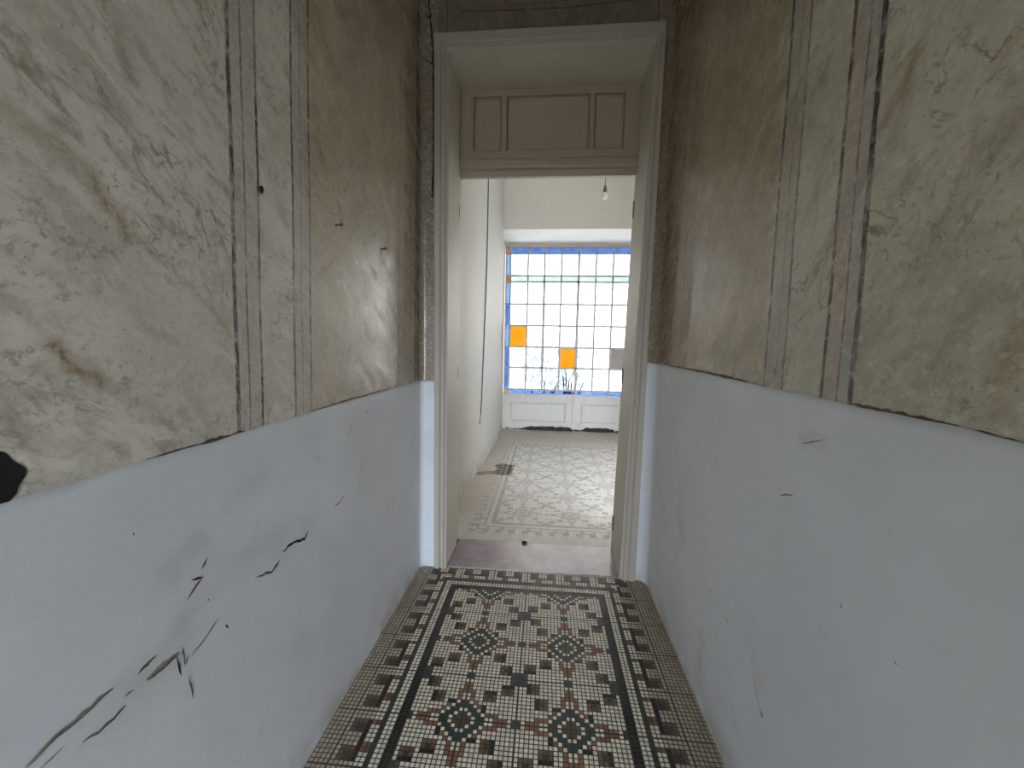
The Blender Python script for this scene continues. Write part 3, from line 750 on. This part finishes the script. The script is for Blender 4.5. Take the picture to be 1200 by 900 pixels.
mb = MB(); mb.lathe([(0, .085), (.006, .085), (.012, .075), (.016, .055), (.020, .05), (.021, .015), (.018, .005), (0, .005)], 0, 0); mb.build('socket', mat_sock, t_, True)
mb = MB(); mb.lathe([(.012, .008), (.015, -.002), (.022, -.014), (.029, -.030), (.030, -.042), (.026, -.055), (.015, -.066), (0, -.069)], 0, 0, 20); mb.build('bulb', bs, t_, True)

# cable running down the room's left wall
pts = []
for u, v in ((568.8, 195), (568.6, 208), (567.9, 273), (566.8, 330), (565, 390), (563, 450), (561.8, 483), (560.5, 496)):
    q = on_plane(u, v, 0, -.775); pts.append(Vector((lx(q.y, q.z)+.006, q.y, q.z)))
top = pts[0].copy(); top.z = CEIL; top.x = lx(top.y, CEIL)+.006; pts.insert(0, top)
mb = MB(); mb.tube(pts, .007, 8); o = mb.build('wall_cable', simple('grey_cable', (.12, .115, .11), .6), smooth=True); rehome(o, pts[-1])
tag(o, 'thin grey cable running down the white left wall of the far room', 'cable')

# two bent nails in the painted marble
for (u, v, lab) in ((393, 264, 'black bent nail in the painted left wall, the upper one, nearer the ruled bands'), (447, 292, 'black bent nail in the painted left wall, the lower one, nearer the doorway')):
    q = on_plane(u, v, 0, XL); mb = MB()
    mb.tube([(-.012, 0, 0), (.008, .0, .001), (.013, .008, .004), (.015, .018, .008)], [.0035, .0035, .0035, .003], 8)
    mb.tube([(.0135, .017, .007), (.0165, .020, .009)], [.006, .006], 8)
    o = mb.build('nail', mat_iron, smooth=False); o.location = q
    tag(o, lab, 'nail', None)

# a dark stone chip at the back edge of the threshold
q = on_plane(614, 641, 2, 0.004)
bm = bmesh.new(); bmesh.ops.create_icosphere(bm, subdivisions=2, radius=.016)
for vtx in bm.verts: vtx.co *= random.uniform(.75, 1.15); vtx.co.z *= .5; vtx.co.x *= 1.4
zmin = min(vtx.co.z for vtx in bm.verts)
me = bpy.data.meshes.new('stone_chip'); bm.to_mesh(me); bm.free(); me.materials.append(mat_dark)
o = bpy.data.objects.new('stone_chip', me); COL.objects.link(o); o.location = (q.x, YR-.02, .004-zmin)
tag(o, 'small black chip lying on the back edge of the pink threshold', 'chip')

# rubble and black dirt along the foot of the window
bm = bmesh.new()
for k in range(420):
    x = random.choice([random.gauss(.05, .22), random.gauss(1.0, .16), random.uniform(-.7, 1.6), random.gauss(.3, .12)])
    if not -.74 < x < 1.8: continue
    y = YW-.035-abs(random.gauss(0, .03)); hgt = random.uniform(.008, .024)*(1.6 if abs(x-.05) < .4 or abs(x-1.) < .25 else .7)
    r_ = bmesh.ops.create_icosphere(bm, subdivisions=1, radius=1)
    for vtx in r_['verts']:
        c = vtx.co*random.uniform(.7, 1.2); vtx.co = Vector((x+c.x*hgt*1.5, y+c.y*hgt*.9-.0, max(0.0005, hgt*.75+c.z*hgt)))
        vtx.co.y = min(vtx.co.y, yf-.013)
me = bpy.data.meshes.new('rubble'); bm.to_mesh(me); bm.free(); me.materials.append(simple('dark_rubble', (.045, .036, .028), .9, .5, 25))
o = bpy.data.objects.new('rubble', me); COL.objects.link(o)
tag(o, 'dark crumbled dirt and rubble along the foot of the white window panels', 'rubble', kind='stuff')

# spiky plant in the yard, seen as grey streaks through the lowest panes
def blade(mb, base, tip, w):
    base, tip = Vector(base), Vector(tip); N = 7; vs = []
    for i in range(N):
        f = i/(N-1); c = base.lerp(tip, f)+Vector((0, 0, .08*math.sin(math.pi*f))); ww = w*(1-f)**.7+.002
        vs += [c+Vector((-ww/2, 0, 0)), c+Vector((0, ww*.3, 0)), c+Vector((ww/2, 0, 0)), c+Vector((0, -.004, 0))]
    mb.add(vs, [(4*i+k, 4*i+(k+1) % 4, 4*i+4+(k+1) % 4, 4*i+4+k) for i in range(N-1) for k in range(4)]+[(3, 2, 1, 0)])
mat_leaf = simple('dusty_leaf', (.13, .15, .13), .7, .3, 20)
YP = 7.85
for px, hi, lab in (((664, 498), 1.22, 'spiky grey plant behind the lowest window panes, right of the vent'), ((635, 498), .95, 'spiky grey plant behind the lowest window panes, below the vent')):
    q = on_plane(px[0], px[1], 1, YP); mb = MB()
    for k in range(7):
        a = random.uniform(-1, 1); blade(mb, (q.x+a*.04, YP+random.uniform(-.05, .05), -.02), (q.x+a*.34, YP+random.uniform(-.12, .12), hi*random.uniform(.72, 1.05)), .06)
    o = mb.build('spiky_plant', mat_leaf); rehome(o, (q.x, YP, -.02)); tag(o, lab, 'plant')

# yard beyond the window and street before the entrance
mb = MB(); mb.box(-6, 7, YW+.2, YW+9, -.2, -.02); struct(mb.build('floor_yard', simple('pale_concrete', (.72, .71, .68), .9, .08, 4)))
mb = MB(); mb.box(-20, 20, YS-30, YS-.25, -.2, -.03); struct(mb.build('floor_street', simple('pavement', (.15, .145, .14), .9, .1, 4)))

# ------------------------------------------------------------------ daylight
w = bpy.data.worlds.new('overcast_sky'); SC.world = w; w.use_nodes = True; nt = w.node_tree; nt.nodes.clear()
out = nt.nodes.new('ShaderNodeOutputWorld'); bg = nt.nodes.new('ShaderNodeBackground'); tc = nt.nodes.new('ShaderNodeTexCoord'); sp = nt.nodes.new('ShaderNodeSeparateXYZ')
mr = nt.nodes.new('ShaderNodeMapRange'); mr.inputs[1].default_value = -.6; mr.inputs[2].default_value = .6
mx = nt.nodes.new('ShaderNodeMix'); mx.data_type = 'RGBA'
SKY_BACK = (18.2, 20.8, 24.2, 1); SKY_FRONT = (LF, LF*.97, LF*.92, 1)
mx.inputs[6].default_value = SKY_BACK; mx.inputs[7].default_value = SKY_FRONT
L_ = nt.links.new
L_(tc.outputs['Generated'], sp.inputs[0]); L_(sp.outputs[1], mr.inputs[0]); L_(mr.outputs[0], mx.inputs[0]); L_(mx.outputs[2], bg.inputs[0]); L_(bg.outputs[0], out.inputs[0])
bg.inputs[1].default_value = 1.0
def portal(name, loc, rot, sx, sz):
    l = bpy.data.lights.new(name, 'AREA'); l.shape = 'RECTANGLE'; l.size = sx; l.size_y = sz; l.cycles.is_portal = True
    o = bpy.data.objects.new(name, l); COL.objects.link(o); o.location = loc; o.rotation_euler = rot
portal('window_portal', ((XL0+XR1)/2, YW+.06, (ZB+ZTOP)/2), (-math.pi/2, 0, 0), XR1-XL0, ZTOP-ZB)
portal('added_door_portal', (1.40, YR-.05, 1.25), (math.pi/2, 0, 0), .68, 2.5)  # sky light through the added, unseen doorway
portal('entrance_portal', ((DW0+DW1)/2, YS-.05, DZ/2), (math.pi/2, 0, 0), DW1-DW0, DZ)
